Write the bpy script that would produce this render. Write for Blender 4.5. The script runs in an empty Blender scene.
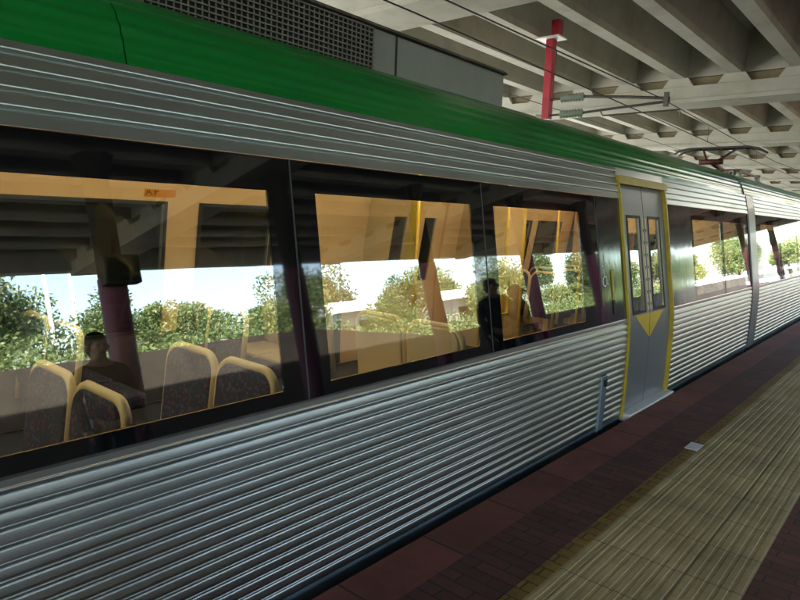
import bpy, bmesh, math, random
import numpy as np
from mathutils import Vector, Matrix

sc = bpy.context.scene
rnd = random.Random(7)

# ------------------------------------------------------------------ camera, world, sun, exposure
F_PX, VPX, VPY, SL = 625.0, 946.0, 237.5, 0.038      # focal length and horizon read off an 800 x 600 picture
def camera_axes():
    y = Vector((VPX-400, -(VPY-300), -F_PX)).normalized()
    h = Vector((VPX-1000-400, -(VPY-1000*SL-300), -F_PX))
    z = h.cross(y).normalized()
    if z.y < 0: z = -z
    x = y.cross(z)
    return x, y, z
ax, ay, az = camera_axes()
cd = bpy.data.cameras.new('camera'); cam = bpy.data.objects.new('camera', cd)
sc.collection.objects.link(cam)
cam.matrix_world = Matrix.Translation((0, 0, 1.62)) @ Matrix((ax, ay, az)).to_4x4()
cd.sensor_width = 36; cd.lens = F_PX/800*36
cd.clip_start = 0.05; cd.clip_end = 2000
sc.camera = cam
sc.render.resolution_x = 1024; sc.render.resolution_y = 768

SUN_EL, SUN_AZ = math.radians(52), math.radians(-140)   # azimuth of the direction TO the sun, clockwise from +Y
sdir = Vector((math.sin(SUN_AZ)*math.cos(SUN_EL), math.cos(SUN_AZ)*math.cos(SUN_EL), math.sin(SUN_EL)))
w = bpy.data.worlds.new('World'); sc.world = w; w.use_nodes = True
nt = w.node_tree; nt.nodes.clear()
wo = nt.nodes.new('ShaderNodeOutputWorld'); bg = nt.nodes.new('ShaderNodeBackground'); sky = nt.nodes.new('ShaderNodeTexSky')
sky.sky_type = 'NISHITA'; sky.sun_disc = False; sky.sun_elevation = SUN_EL; sky.sun_rotation = SUN_AZ
sky.dust_density = 2.5; sky.air_density = 1.0; sky.ozone_density = 0.3
bg.inputs['Strength'].default_value = 0.15
nt.links.new(sky.outputs[0], bg.inputs[0]); nt.links.new(bg.outputs[0], wo.inputs[0])
sl = bpy.data.lights.new('sun', 'SUN'); sl.energy = 5.0; sl.angle = math.radians(0.5); sl.color = (1.0, 0.95, 0.86)
so = bpy.data.objects.new('sun', sl); sc.collection.objects.link(so)
so.rotation_euler = sdir.to_track_quat('Z', 'Y').to_euler(); so.location = (-30, 0, 40)
sc.view_settings.view_transform = 'Standard'; sc.view_settings.look = 'None'
sc.view_settings.exposure = 3.5; sc.view_settings.gamma = 1; sc.view_settings.use_curve_mapping = False
sc.cycles.use_denoising = True
sc.cycles.max_bounces = 10; sc.cycles.diffuse_bounces = 5; sc.cycles.glossy_bounces = 5
sc.cycles.transmission_bounces = 6; sc.cycles.transparent_max_bounces = 16
sc.cycles.caustics_reflective = False; sc.cycles.caustics_refractive = False
sc.cycles.sample_clamp_indirect = 6

# ------------------------------------------------------------------ materials
def new_mat(name):
    m = bpy.data.materials.new(name); m.use_nodes = True
    return m, m.node_tree, m.node_tree.nodes['Principled BSDF']
def N(t, kind, **kw):
    n = t.nodes.new(kind)
    for k, v in kw.items():
        if k in n.inputs: n.inputs[k].default_value = v
        else: setattr(n, k, v)
    return n
def mat(name, col, rough=0.5, metal=0.0, var=0.12, scale=6.0, bump=0.0, bscale=60.0, spec=0.5, stretch=(1, 1, 1), coat=0.0, dirt=None, dirt_scale=1.5, dirt_lo=.52, dirt_hi=.72):
    m, t, b = new_mat(name)
    tc = N(t, 'ShaderNodeTexCoord'); mp = N(t, 'ShaderNodeMapping'); mp.inputs['Scale'].default_value = stretch
    t.links.new(tc.outputs['Object'], mp.inputs[0])
    nz = N(t, 'ShaderNodeTexNoise', Scale=scale, Detail=6.0, Roughness=0.6); t.links.new(mp.outputs[0], nz.inputs['Vector'])
    ramp = N(t, 'ShaderNodeValToRGB')
    ramp.color_ramp.elements[0].position = 0.3; ramp.color_ramp.elements[1].position = 0.7
    ramp.color_ramp.elements[0].color = (*[max(0, c*(1-var)) for c in col], 1)
    ramp.color_ramp.elements[1].color = (*[min(1, c*(1+var)) for c in col], 1)
    t.links.new(nz.outputs['Fac'], ramp.inputs[0])
    out = ramp.outputs[0]
    if dirt:
        n2 = N(t, 'ShaderNodeTexNoise', Scale=dirt_scale, Detail=8.0, Roughness=0.65); t.links.new(mp.outputs[0], n2.inputs['Vector'])
        mr = N(t, 'ShaderNodeMapRange'); mr.inputs['From Min'].default_value = dirt_lo; mr.inputs['From Max'].default_value = dirt_hi
        t.links.new(n2.outputs['Fac'], mr.inputs['Value'])
        mx = N(t, 'ShaderNodeMix', data_type='RGBA'); mx.inputs[7].default_value = (*dirt, 1)
        t.links.new(mr.outputs[0], mx.inputs[0]); t.links.new(out, mx.inputs[6]); out = mx.outputs[2]
    t.links.new(out, b.inputs['Base Color'])
    b.inputs['Metallic'].default_value = metal
    b.inputs['Specular IOR Level'].default_value = spec
    b.inputs['Coat Weight'].default_value = coat; b.inputs['Coat Roughness'].default_value = 0.06
    rr = N(t, 'ShaderNodeMapRange'); rr.inputs['To Min'].default_value = max(0.01, rough*0.8); rr.inputs['To Max'].default_value = min(1, rough*1.25)
    t.links.new(nz.outputs['Fac'], rr.inputs['Value']); t.links.new(rr.outputs[0], b.inputs['Roughness'])
    if bump:
        n3 = N(t, 'ShaderNodeTexNoise', Scale=bscale, Detail=4.0); t.links.new(mp.outputs[0], n3.inputs['Vector'])
        bp = N(t, 'ShaderNodeBump', Strength=bump, Distance=0.01); t.links.new(n3.outputs['Fac'], bp.inputs['Height'])
        t.links.new(bp.outputs[0], b.inputs['Normal'])
    return m

M = {}
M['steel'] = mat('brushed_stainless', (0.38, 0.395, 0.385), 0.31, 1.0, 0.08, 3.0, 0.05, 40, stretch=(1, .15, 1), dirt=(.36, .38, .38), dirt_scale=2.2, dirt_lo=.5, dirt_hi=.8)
M['steel_upper_lit'] = mat('upper_stainless_lit', (0.60, 0.65, 0.64), 0.36, 1.0, 0.08, 3.0, 0.04, 40, stretch=(1, .15, 1), dirt=(.42, .44, .42), dirt_scale=2.0, dirt_lo=.5, dirt_hi=.8)  # base paler than the lower steel, standing in for light the band reflects
M['steel_smooth'] = mat('smooth_stainless', (0.13, 0.16, 0.17), 0.09, 1.0, 0.08, 2.5, 0.35, 2.2, stretch=(1, 1, .5))
M['skirt'] = mat('skirt_metal', (0.22, 0.29, 0.34), 0.4, 0.6, 0.15, 4)
M['green'] = mat('green_roof_paint', (0.003, 0.22, 0.032), 0.3, 0.0, 0.12, 1.2, 0.02, 12, spec=.3, coat=0.5, stretch=(1, .3, 1), dirt=(.008, .13, .03), dirt_scale=1.4)
M['ac_grey'] = mat('grey_housing', (0.27, 0.29, 0.28), 0.55, 0.2, 0.15, 3, 0.1, 30, dirt=(.17, .16, .14), dirt_scale=3, stretch=(1, 1, .35))
M['ac_lid'] = mat('weathered_housing_lid', (0.10, 0.095, 0.075), 0.7, 0.1, 0.35, 5, 0.2, 30, dirt=(.28, .25, .18), dirt_scale=2.5)
M['mesh_wire'] = mat('galvanised_wire', (0.22, 0.22, 0.2), 0.5, 0.6, 0.2, 20)
M['void'] = mat('dark_void', (0.01, 0.01, 0.01), 0.8, 0, 0.2, 5)
M['mask'] = mat('black_glazing_mask', (0.006, 0.007, 0.008), 0.03, 0, 0.1, 4, spec=0.9)
M['rubber'] = mat('black_rubber', (0.012, 0.012, 0.013), 0.6, 0, 0.2, 20)
M['joint'] = mat('grey_sealant', (0.05, 0.06, 0.06), 0.6, 0, 0.2, 20)
M['door_grey'] = mat('door_grey_paint', (0.21, 0.23, 0.235), 0.34, 0.2, 0.05, 2, 0.0, 20, coat=.15)
M['yellow'] = mat('safety_yellow_paint', (0.52, 0.40, 0.03), 0.42, 0, 0.12, 8, dirt=(.35, .26, .04), dirt_scale=5)
M['yellow_bright'] = mat('yellow_decal', (0.80, 0.55, 0.02), 0.4, 0, 0.06, 8)
M['pole_yellow'] = mat('yellow_handrail', (0.85, 0.50, 0.03), 0.3, 0, 0.05, 8, coat=.3)
M['step_white'] = mat('pale_step_edge', (0.75, 0.76, 0.75), 0.35, 0.2, 0.1, 12)
M['lining'] = mat('cream_wall_lining', (0.86, 0.56, 0.30), 0.45, 0, 0.05, 2)
M['lower_lining'] = mat('dark_lower_lining', (0.05, 0.045, 0.05), 0.7, 0, 0.15, 6)
M['beige'] = mat('beige_moulding', (0.66, 0.50, 0.30), 0.45, 0, 0.06, 3)
M['seat_frame'] = mat('cream_seat_frame', (0.80, 0.60, 0.34), 0.38, 0, 0.06, 6)
M['train_floor'] = mat('dark_saloon_floor', (0.05, 0.06, 0.08), 0.5, 0, 0.2, 8)
M['sticker'] = mat('orange_sticker', (0.80, 0.30, 0.02), 0.4, 0, 0.06, 8)
M['ink'] = mat('dark_ink', (0.03, 0.02, 0.02), 0.5, 0, 0.1, 8)
M['white'] = mat('white_paint', (0.75, 0.76, 0.75), 0.4, 0, 0.06, 8)
M['red'] = mat('crimson_paint', (0.40, 0.015, 0.035), 0.4, 0, 0.12, 5, dirt=(.22, .02, .03), dirt_scale=4)
M['col_red'] = mat('plum_red_paint', (0.26, 0.06, 0.15), 0.45, 0, 0.12, 2)
M['concrete'] = mat('pale_concrete', (0.46, 0.45, 0.40), 0.85, 0, 0.10, 1.2, 0.15, 25, dirt=(.31, .29, .22), dirt_scale=.8, dirt_lo=.5, dirt_hi=.75)
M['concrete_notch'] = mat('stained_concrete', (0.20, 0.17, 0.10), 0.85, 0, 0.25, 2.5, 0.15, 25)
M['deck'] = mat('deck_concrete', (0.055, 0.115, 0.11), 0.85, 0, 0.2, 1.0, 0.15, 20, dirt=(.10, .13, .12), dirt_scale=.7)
M['wire'] = mat('dark_wire', (0.05, 0.045, 0.04), 0.5, 0.5, 0.2, 20)
M['bracket'] = mat('weathered_bracket', (0.10, 0.10, 0.09), 0.5, 0.6, 0.2, 20)
M['porcelain'] = mat('grey_green_porcelain', (0.42, 0.50, 0.46), 0.2, 0, 0.1, 10, coat=.5)
M['rust'] = mat('rusty_red_metal', (0.10, 0.03, 0.025), 0.55, 0.2, 0.3, 15)
M['dark_wall'] = mat('dark_wall_paint', (.045, .055, .05), .7, 0, .25, 1.0)
M['ballast'] = mat('ballast', (0.11, 0.10, 0.09), 0.95, 0, 0.4, 30, 0.6, 30)
M['earth'] = mat('dry_ground', (0.34, 0.345, 0.32), 0.95, 0, 0.25, 1.2, 0.3, 4, dirt=(.10, .14, .04), dirt_scale=.25)
M['brown_wall_shade'] = mat('dark_brown_and_wall_shade', (0.055, 0.045, 0.035), 0.85, 0, 0.3, 1.5, 0.2, 10)  # dark brown of column heads; on the retaining wall it stands in for shade
M['wallconc'] = mat('retaining_wall_concrete', (0.30, 0.30, 0.28), 0.9, 0, 0.2, 1.5, 0.2, 10)
M['orange_pole'] = mat('orange_red_handrail', (0.75, 0.12, 0.02), 0.35, 0, .05, 5)
M['bark'] = mat('bark', (0.20, 0.16, 0.12), 0.9, 0, .3, 12, .4, 20)

def glass(name, tint, ior, rough=0.0):
    m, t, b = new_mat(name); t.nodes.remove(b); out = t.nodes['Material Output']
    tr = N(t, 'ShaderNodeBsdfTransparent'); tr.inputs[0].default_value = (*tint, 1)
    gl = N(t, 'ShaderNodeBsdfGlossy'); gl.inputs['Roughness'].default_value = rough; gl.inputs['Color'].default_value = (1, 1, 1, 1)
    # Schlick reflectance that is the same from both faces of the pane
    lw = N(t, 'ShaderNodeLayerWeight', Blend=0.5); f0 = ((ior-1)/(ior+1))**2
    pw = N(t, 'ShaderNodeMath', operation='POWER'); pw.inputs[1].default_value = 5.0; t.links.new(lw.outputs['Facing'], pw.inputs[0])
    fr = N(t, 'ShaderNodeMath', operation='MULTIPLY_ADD'); fr.inputs[1].default_value = 1-f0; fr.inputs[2].default_value = f0; t.links.new(pw.outputs[0], fr.inputs[0])
    nz = N(t, 'ShaderNodeTexNoise', Scale=1.6, Detail=2.0); bp = N(t, 'ShaderNodeBump', Strength=0.03, Distance=0.02)
    tc = N(t, 'ShaderNodeTexCoord'); t.links.new(tc.outputs['Object'], nz.inputs['Vector'])
    t.links.new(nz.outputs['Fac'], bp.inputs['Height']); t.links.new(bp.outputs[0], gl.inputs['Normal'])
    mx = N(t, 'ShaderNodeMixShader'); t.links.new(fr.outputs[0], mx.inputs[0]); t.links.new(tr.outputs[0], mx.inputs[1]); t.links.new(gl.outputs[0], mx.inputs[2])
    t.links.new(mx.outputs[0], out.inputs['Surface'])
    return m
M['glass'] = glass('tinted_window_glass', (0.74, 0.78, 0.72), 2.15)
M['glass_far'] = glass('dark_window_glass', (0.45, 0.52, 0.50), 1.6)
M['screen'] = glass('clear_screen_glass', (0.86, 0.88, 0.86), 1.45)

# upholstery: dark blue-purple cloth with red and green flecks
m, t, b = new_mat('fleck_upholstery'); M['fabric'] = m
tc = N(t, 'ShaderNodeTexCoord'); vo = N(t, 'ShaderNodeTexVoronoi', Scale=80.0); t.links.new(tc.outputs['Object'], vo.inputs['Vector'])
sp = N(t, 'ShaderNodeSeparateColor'); t.links.new(vo.outputs['Color'], sp.inputs[0])
rp = N(t, 'ShaderNodeValToRGB'); rp.color_ramp.interpolation = 'CONSTANT'
els = [(0, (.014, .022, .055)), (.55, (.022, .016, .055)), (.72, (.14, .03, .06)), (.82, (.02, .09, .07)), (.90, (.04, .07, .18)), (.96, (.16, .06, .12))]
rp.color_ramp.elements[0].color = (*els[0][1], 1); rp.color_ramp.elements[1].position = els[1][0]; rp.color_ramp.elements[1].color = (*els[1][1], 1)
for p, c in els[2:]:
    e = rp.color_ramp.elements.new(p); e.color = (*c, 1)
t.links.new(sp.outputs[0], rp.inputs[0]); t.links.new(rp.outputs[0], b.inputs['Base Color']); b.inputs['Roughness'].default_value = .9

# lamp tubes inside the train
m, t, b = new_mat('lit_lamp_diffuser'); M['lamp'] = m
b.inputs['Base Color'].default_value = (.8, .8, .8, 1); b.inputs['Emission Color'].default_value = (1.0, 0.84, 0.58, 1); b.inputs['Emission Strength'].default_value = 1.4

# brick pavers / tactile tiles, laid out in world metres
def paver(name, c1, c2, mortar, bw, bh, msize, rough=.8, rot=0.0, bumpd=.004, off=.5):
    m, t, b = new_mat(name)
    tc = N(t, 'ShaderNodeTexCoord'); mp = N(t, 'ShaderNodeMapping'); mp.inputs['Rotation'].default_value = (0, 0, rot)
    t.links.new(tc.outputs['Object'], mp.inputs[0])
    br = N(t, 'ShaderNodeTexBrick', offset=off); br.inputs['Scale'].default_value = 1.0
    br.inputs['Brick Width'].default_value = bw; br.inputs['Row Height'].default_value = bh; br.inputs['Mortar Size'].default_value = msize
    br.inputs['Mortar Smooth'].default_value = .3
    br.inputs['Color1'].default_value = (*c1, 1); br.inputs['Color2'].default_value = (*c2, 1); br.inputs['Mortar'].default_value = (*mortar, 1)
    t.links.new(mp.outputs[0], br.inputs['Vector'])
    nz = N(t, 'ShaderNodeTexNoise', Scale=2.2, Detail=8.0, Roughness=.7); t.links.new(tc.outputs['Object'], nz.inputs['Vector'])
    mr = N(t, 'ShaderNodeMapRange'); mr.inputs['From Min'].default_value = .3; mr.inputs['From Max'].default_value = .75; mr.inputs['To Min'].default_value = .6; mr.inputs['To Max'].default_value = 1.25
    t.links.new(nz.outputs['Fac'], mr.inputs['Value'])
    mu = N(t, 'ShaderNodeVectorMath', operation='MULTIPLY'); t.links.new(br.outputs['Color'], mu.inputs[0]); t.links.new(mr.outputs[0], mu.inputs[1])
    t.links.new(mu.outputs[0], b.inputs['Base Color']); b.inputs['Roughness'].default_value = rough
    n3 = N(t, 'ShaderNodeTexNoise', Scale=90.0); t.links.new(tc.outputs['Object'], n3.inputs['Vector'])
    ad = N(t, 'ShaderNodeMath', operation='MULTIPLY_ADD'); ad.inputs[1].default_value = -1.0
    t.links.new(br.outputs['Fac'], ad.inputs[0]); t.links.new(n3.outputs['Fac'], ad.inputs[2])
    bp = N(t, 'ShaderNodeBump', Strength=.6, Distance=bumpd); t.links.new(ad.outputs[0], bp.inputs['Height']); t.links.new(bp.outputs[0], b.inputs['Normal'])
    return m
M['brick'] = paver('red_brick_pavers', (.17, .062, .052), (.11, .044, .038), (.05, .03, .03), .23, .078, .006, off=0.5)
M['coping'] = paver('red_coping_slabs', (.27, .092, .07), (.22, .08, .062), (.07, .035, .03), 3.0, .6, .008, rot=0, off=0)
M['tactile'] = paver('cream_tactile_tiles', (.52, .43, .23), (.45, .375, .20), (.19, .16, .09), .375, .375, .0045, off=0)
M['yellow_line'] = paver('worn_yellow_line', (.30, .19, .03), (.24, .14, .03), (.10, .06, .02), .5, .078, .006)

def foliage(name, c1, c2, c3):
    m, t, b = new_mat(name)
    geo = N(t, 'ShaderNodeNewGeometry'); rp = N(t, 'ShaderNodeValToRGB')
    rp.color_ramp.elements[0].color = (*c1, 1); rp.color_ramp.elements[1].color = (*c3, 1); e = rp.color_ramp.elements.new(.5); e.color = (*c2, 1)
    t.links.new(geo.outputs['Random Per Island'], rp.inputs[0]); t.links.new(rp.outputs[0], b.inputs['Base Color'])
    b.inputs['Roughness'].default_value = .55; b.inputs['Subsurface Weight'].default_value = 0
    tl = N(t, 'ShaderNodeBsdfTranslucent'); t.links.new(rp.outputs[0], tl.inputs[0])
    mx = N(t, 'ShaderNodeMixShader'); mx.inputs[0].default_value = .35
    t.links.new(b.outputs[0], mx.inputs[1]); t.links.new(tl.outputs[0], mx.inputs[2]); t.links.new(mx.outputs[0], t.nodes['Material Output'].inputs['Surface'])
    return m
M['leaf_a'] = foliage('olive_leaves', (.045, .085, .02), (.10, .15, .04), (.19, .22, .08))
M['leaf_b'] = foliage('yellow_green_leaves', (.08, .13, .03), (.15, .20, .06), (.26, .26, .12))
M['leaf_c'] = foliage('dark_leaves', (.03, .06, .02), (.07, .11, .035), (.13, .16, .06))

# ------------------------------------------------------------------ mesh helpers
C = sc.collection
class MB:
    def __init__(s): s.v = []; s.f = []; s.smooth = False
    def add(s, vs, fs):
        o = len(s.v); s.v += [tuple(v) for v in vs]; s.f += [tuple(i+o for i in f) for f in fs]; return s
    def box(s, x0, x1, y0, y1, z0, z1):
        vs = [(x, y, z) for z in (z0, z1) for y in (y0, y1) for x in (x0, x1)]
        return s.add(vs, [(0, 2, 3, 1), (4, 5, 7, 6), (0, 1, 5, 4), (2, 6, 7, 3), (0, 4, 6, 2), (1, 3, 7, 5)])
    def tube(s, pts, r, n=10, caps=True):
        pts = [Vector(p) for p in pts]; rings = []
        rr = r if isinstance(r, (list, tuple)) else [r]*len(pts)
        up = Vector((0, 0, 1))
        prev = None
        for i, p in enumerate(pts):
            d = (pts[min(i+1, len(pts)-1)]-pts[max(i-1, 0)]).normalized()
            a = (prev - d*prev.dot(d)) if prev is not None else d.cross(up if abs(d.z) < .9 else Vector((1, 0, 0)))
            a.normalize(); prev = a; b2 = d.cross(a)
            rings.append([p+(a*math.cos(2*math.pi*k/n)+b2*math.sin(2*math.pi*k/n))*rr[i] for k in range(n)])
        vs = [v for r_ in rings for v in r_]; fs = []
        for i in range(len(pts)-1):
            for k in range(n):
                fs.append((i*n+k, i*n+(k+1) % n, (i+1)*n+(k+1) % n, (i+1)*n+k))
        if caps:
            fs.append(tuple(range(n))[::-1]); fs.append(tuple((len(pts)-1)*n+k for k in range(n)))
        return s.add(vs, fs)
    def prism(s, poly, axis, a, b):   # poly: list of 2D points, extruded along axis from a to b
        def P(u, v, w_):
            return {'y': (u, w_, v), 'x': (w_, u, v), 'z': (u, v, w_)}[axis]
        n = len(poly); vs = [P(u, v, a) for u, v in poly]+[P(u, v, b) for u, v in poly]
        fs = [(k, (k+1) % n, n+(k+1) % n, n+k) for k in range(n)]+[tuple(range(n))[::-1], tuple(range(n, 2*n))]
        return s.add(vs, fs)
    def build(s, name, m, parent=None, smooth=None, bevel=0):
        me = bpy.data.meshes.new(name); me.from_pydata(s.v, [], s.f)
        bm = bmesh.new(); bm.from_mesh(me); bmesh.ops.recalc_face_normals(bm, faces=bm.faces)
        bm.to_mesh(me); bm.free()
        o = bpy.data.objects.new(name, me); C.objects.link(o); me.materials.append(m)
        if smooth:
            for p in me.polygons: p.use_smooth = True
            if smooth is not True:
                me.set_sharp_from_angle(angle=math.radians(smooth))
        if parent: o.parent = parent
        if bevel:
            bv = o.modifiers.new('bevel', 'BEVEL'); bv.width = bevel; bv.segments = 2; bv.limit_method = 'ANGLE'; bv.angle_limit = math.radians(40)
        return o
def tag(o, label=None, cat=None, group=None, kind=None):
    if label: o['label'] = label
    if cat: o['category'] = cat
    if group: o['group'] = group
    if kind: o['kind'] = kind
    return o
def empty(name, loc=(0, 0, 0), label=None, cat=None, group=None):
    o = bpy.data.objects.new(name, None); C.objects.link(o); o.location = loc; o.empty_display_size = .2
    return tag(o, label, cat, group)
def copy_tree(o, parent=None):
    c = o.copy(); C.objects.link(c)
    if parent: c.parent = parent
    for ch in list(o.children): copy_tree(ch, c)
    return c
def gridpanel(us, vs, holes, fn, thick):
    """sheet of cells over us x vs less the rectangular holes; fn(u, v, d) -> point, d = depth; closed solid"""
    mb = MB(); nu, nv = len(us), len(vs); idx = {}
    def vid(i, j, k):
        if (i, j, k) not in idx:
            idx[(i, j, k)] = len(mb.v); mb.v.append(tuple(fn(us[i], vs[j], thick if k else 0.0)))
        return idx[(i, j, k)]
    def solid(i, j):
        if i < 0 or j < 0 or i >= nu-1 or j >= nv-1: return False
        cu, cv = (us[i]+us[i+1])/2, (vs[j]+vs[j+1])/2
        return not any(a < cu < b and c < cv < d for a, b, c, d in holes)
    for i in range(nu-1):
        for j in range(nv-1):
            if not solid(i, j): continue
            mb.f.append((vid(i, j, 0), vid(i+1, j, 0), vid(i+1, j+1, 0), vid(i, j+1, 0)))
            mb.f.append((vid(i, j, 1), vid(i, j+1, 1), vid(i+1, j+1, 1), vid(i+1, j, 1)))
            for di, dj, a, b2 in ((-1, 0, (i, j), (i, j+1)), (1, 0, (i+1, j), (i+1, j+1)), (0, -1, (i, j), (i+1, j)), (0, 1, (i, j+1), (i+1, j+1))):
                if not solid(i+di, j+dj):
                    mb.f.append((vid(*a, 0), vid(*b2, 0), vid(*b2, 1), vid(*a, 1)))
    return mb
def rng(a, b, step):
    n = max(1, int(round(abs(b-a)/step))); return [a+(b-a)*i/n for i in range(n+1)]

# ------------------------------------------------------------------ ground, tracks, platform
GZ = -1.12
def struct(o): return tag(o, kind='structure')
mb = MB(); 
xs = [-400, -60, -30, -20, 20, 30, 60, 400]
mb.add([(-400, -400, GZ-.05), (400, -400, GZ-.05), (400, 400, GZ-.05), (-400, 400, GZ-.05)], [(0, 1, 2, 3)])
struct(mb.build('ground', M['earth']))
mb = MB().box(-6.2, -1.98, -20, 90, GZ-.3, GZ+.02); struct(mb.build('track_bed', M['ballast']))
mb = MB().box(7.6, 13.6, -20, 90, GZ-.3, GZ+.02); struct(mb.build('opposite_track_bed', M['ballast']))
# platform island: body, coping, inner brick band, yellow line, tactile strip, brick field
EX = -1.85
mb = MB().box(EX+.02, 7.5, -20, 90, GZ-.2, -.02); struct(mb.build('platform', M['wallconc']))
mb = MB().box(EX, -1.59, -20, 90, -.09, .0); struct(mb.build('platform_coping', M['coping']))
mb = MB().box(-1.59, -1.275, -20, 90, -.03, -.001); struct(mb.build('platform_inner_paving', M['brick']))
mb = MB().box(-1.275, -1.20, -20, 90, -.03, .0015); struct(mb.build('yellow_line', M['yellow_line']))
# tactile strip with real raised bars running along the platform
mb = MB().box(-1.20, -.50, -20, 90, -.03, .0005)
nb = 14
prof = []
for k in range(nb):
    cx = -1.20+.70*(k+.5)/nb; hw = .70/nb*.27
    mb.prism([(cx-hw-.004, .0003), (cx-hw, .0032), (cx+hw, .0032), (cx+hw+.004, .0003)], 'y', -20, 90)
struct(mb.build('tactile_strip', M['tactile']))
mb = MB().box(-.50, 7.5, -20, 90, -.03, -.001); struct(mb.build('platform_paving', M['brick']))
tag(M and MB().box(-1.285, -1.195, 4.78, 4.95, .0016, .0055).build('line_marker', M['white'], bevel=.002), 'small pale worn plate set in the yellow line nearest the camera', 'floor marker')
tag(MB().box(-1.285, -1.195, 9.9, 10.1, .0016, .0055).build('line_marker', M['white'], bevel=.002), 'small pale worn plate in the yellow line at the right edge of the photo', 'floor marker')
for xr, lab in ((-4.12, 'train'), (-2.70, 'train'), (9.2, 'far'), (10.63, 'far')):
    o = MB().prism([(xr-.07, GZ+.02), (xr+.07, GZ+.02), (xr+.07, GZ+.035), (xr+.012, GZ+.05), (xr+.012, GZ+.13), (xr+.036, GZ+.14), (xr+.036, GZ+.175), (xr-.036, GZ+.175), (xr-.036, GZ+.14), (xr-.012, GZ+.13), (xr-.012, GZ+.05), (xr-.07, GZ+.035)], 'y', -20, 90).build('rail', M['rust'])
    tag(o, {-4.12: 'steel rail under the far side of the train', -2.70: 'steel rail under the train beside the platform wall', 9.2: 'nearer steel rail of the empty opposite track', 10.63: 'farther steel rail of the empty opposite track'}[xr], 'rail', 'rails of the two tracks')

# ------------------------------------------------------------------ canopy: concrete deck on girders and crossbeams
SOF = 4.62
CX0, CX1, CY0, CY1 = -15.0, 10.9, -17.0, 52.0
can = empty('station_canopy', (-3.4, 14, 0), 'ribbed pale concrete canopy deck over the train and platform', 'canopy')
can_off = Vector((3.4, -14, 0))
def cpart(mb, name, m, smooth=None, bevel=0):
    mb.v = [(x+3.4, y-14, z) for x, y, z in mb.v]
    return mb.build(name, m, can, smooth, bevel)
beams = [-9.0, -1.4, 6.27, 13.95, 21.3, 28.8, 36.4, 44.0, 51.3]
SKY = [(-1.15, 1.6, 14.6, 20.7), (-1.15, 1.6, 21.9, 28.2), (-1.15, 1.6, 29.4, 35.8)]     # open rooflights over the platform
GSP, G0 = 1.045, -3.43
gx = [G0+GSP*k for k in range(-11, 14) if CX0+.3 < G0+GSP*k < CX1-.3]
DK = SOF+1.0
us = sorted({CX0, CX1, -1.15, 1.6}); vs = sorted({CY0, CY1, *[q for h in SKY for q in h[2:]]})
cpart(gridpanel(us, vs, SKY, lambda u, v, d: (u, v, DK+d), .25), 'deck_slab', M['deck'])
for x in gx:
    poly = [(x-.115, SOF), (x+.115, SOF), (x+.135, SOF+.10), (x+.16, DK-.25), (x+.30, DK-.06), (x+.30, DK+.003), (x-.30, DK+.003), (x-.30, DK-.06), (x-.16, DK-.25), (x-.135, SOF+.10)]
    runs = [(CY0+.02, CY1-.02)] if not -1.15 < x < 1.6 else [(CY0+.02, 14.2), (36.2, CY1-.02)]
    for a, b_ in runs: cpart(MB().prism(poly, 'y', a, b_), 'girder', M['concrete'])
BW = .34
for yb in beams:
    mb = MB()
    yf, yk = yb-BW, yb+BW
    # core, set back behind the notches
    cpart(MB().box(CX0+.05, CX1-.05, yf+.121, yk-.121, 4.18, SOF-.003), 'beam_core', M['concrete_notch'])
    for sgn, y0, y1 in ((-1, yf, yf+.1205), (1, yk-.1205, yk)):
        mb.box(CX0+.05, CX1-.05, y0, y1, 4.17, SOF-.17)
        for x in gx:      # raised bearing blocks between the notches, sides splayed
            mb.prism([(x-.30, SOF-.17), (x+.30, SOF-.17), (x+.19, SOF+.0), (x-.19, SOF+.0)], 'y', y0, y1)
    # lip along the bottom
    mb.box(CX0+.05, CX1-.05, yf-.05, yk+.05, 4.12, 4.20)
    cpart(mb, 'crossbeam', M['concrete'], bevel=.008)
    # diaphragm wall between the girders above the beam
    d = MB().box(CX0+.1, CX1-.1, yf+.16, yk-.16, SOF+.02, DK+.002)
    cpart(d, 'diaphragm', M['concrete'])
cpart(MB().box(CX1-.02, CX1+.28, CY0, CY1, 4.25, DK+.5), 'edge_beam', M['concrete'])
cpart(MB().box(CX0-.28, CX0+.02, CY0, CY1, 4.25, DK+.5), 'edge_beam', M['concrete'])
def column(x, y, r=.17, top=4.15, name='column'):
    mb = MB().tube([(x, y, 0), (x, y, 2.55)], r, 20)
    o = cpart(mb, name, M['col_red'], 40)
    cpart(MB().tube([(x, y, 2.551), (x, y, 2.56), (x, y, top-.3), (x, y, top)], [r*.9, r*.92, r*.92, r*1.5], 20), 'column_head', M['brown_wall_shade'], 40)
for (x, y) in [(3.7, 3.55), (3.7, 6.45), (3.7, 9.9), (3.7, 13.9), (3.7, 17.6), (3.7, 36.4), (3.7, 44.0), (3.7, -1.4), (3.7, -9.0)]:
    column(x, y)
for y in beams[1:]: column(-9.6, y, .28)

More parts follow.
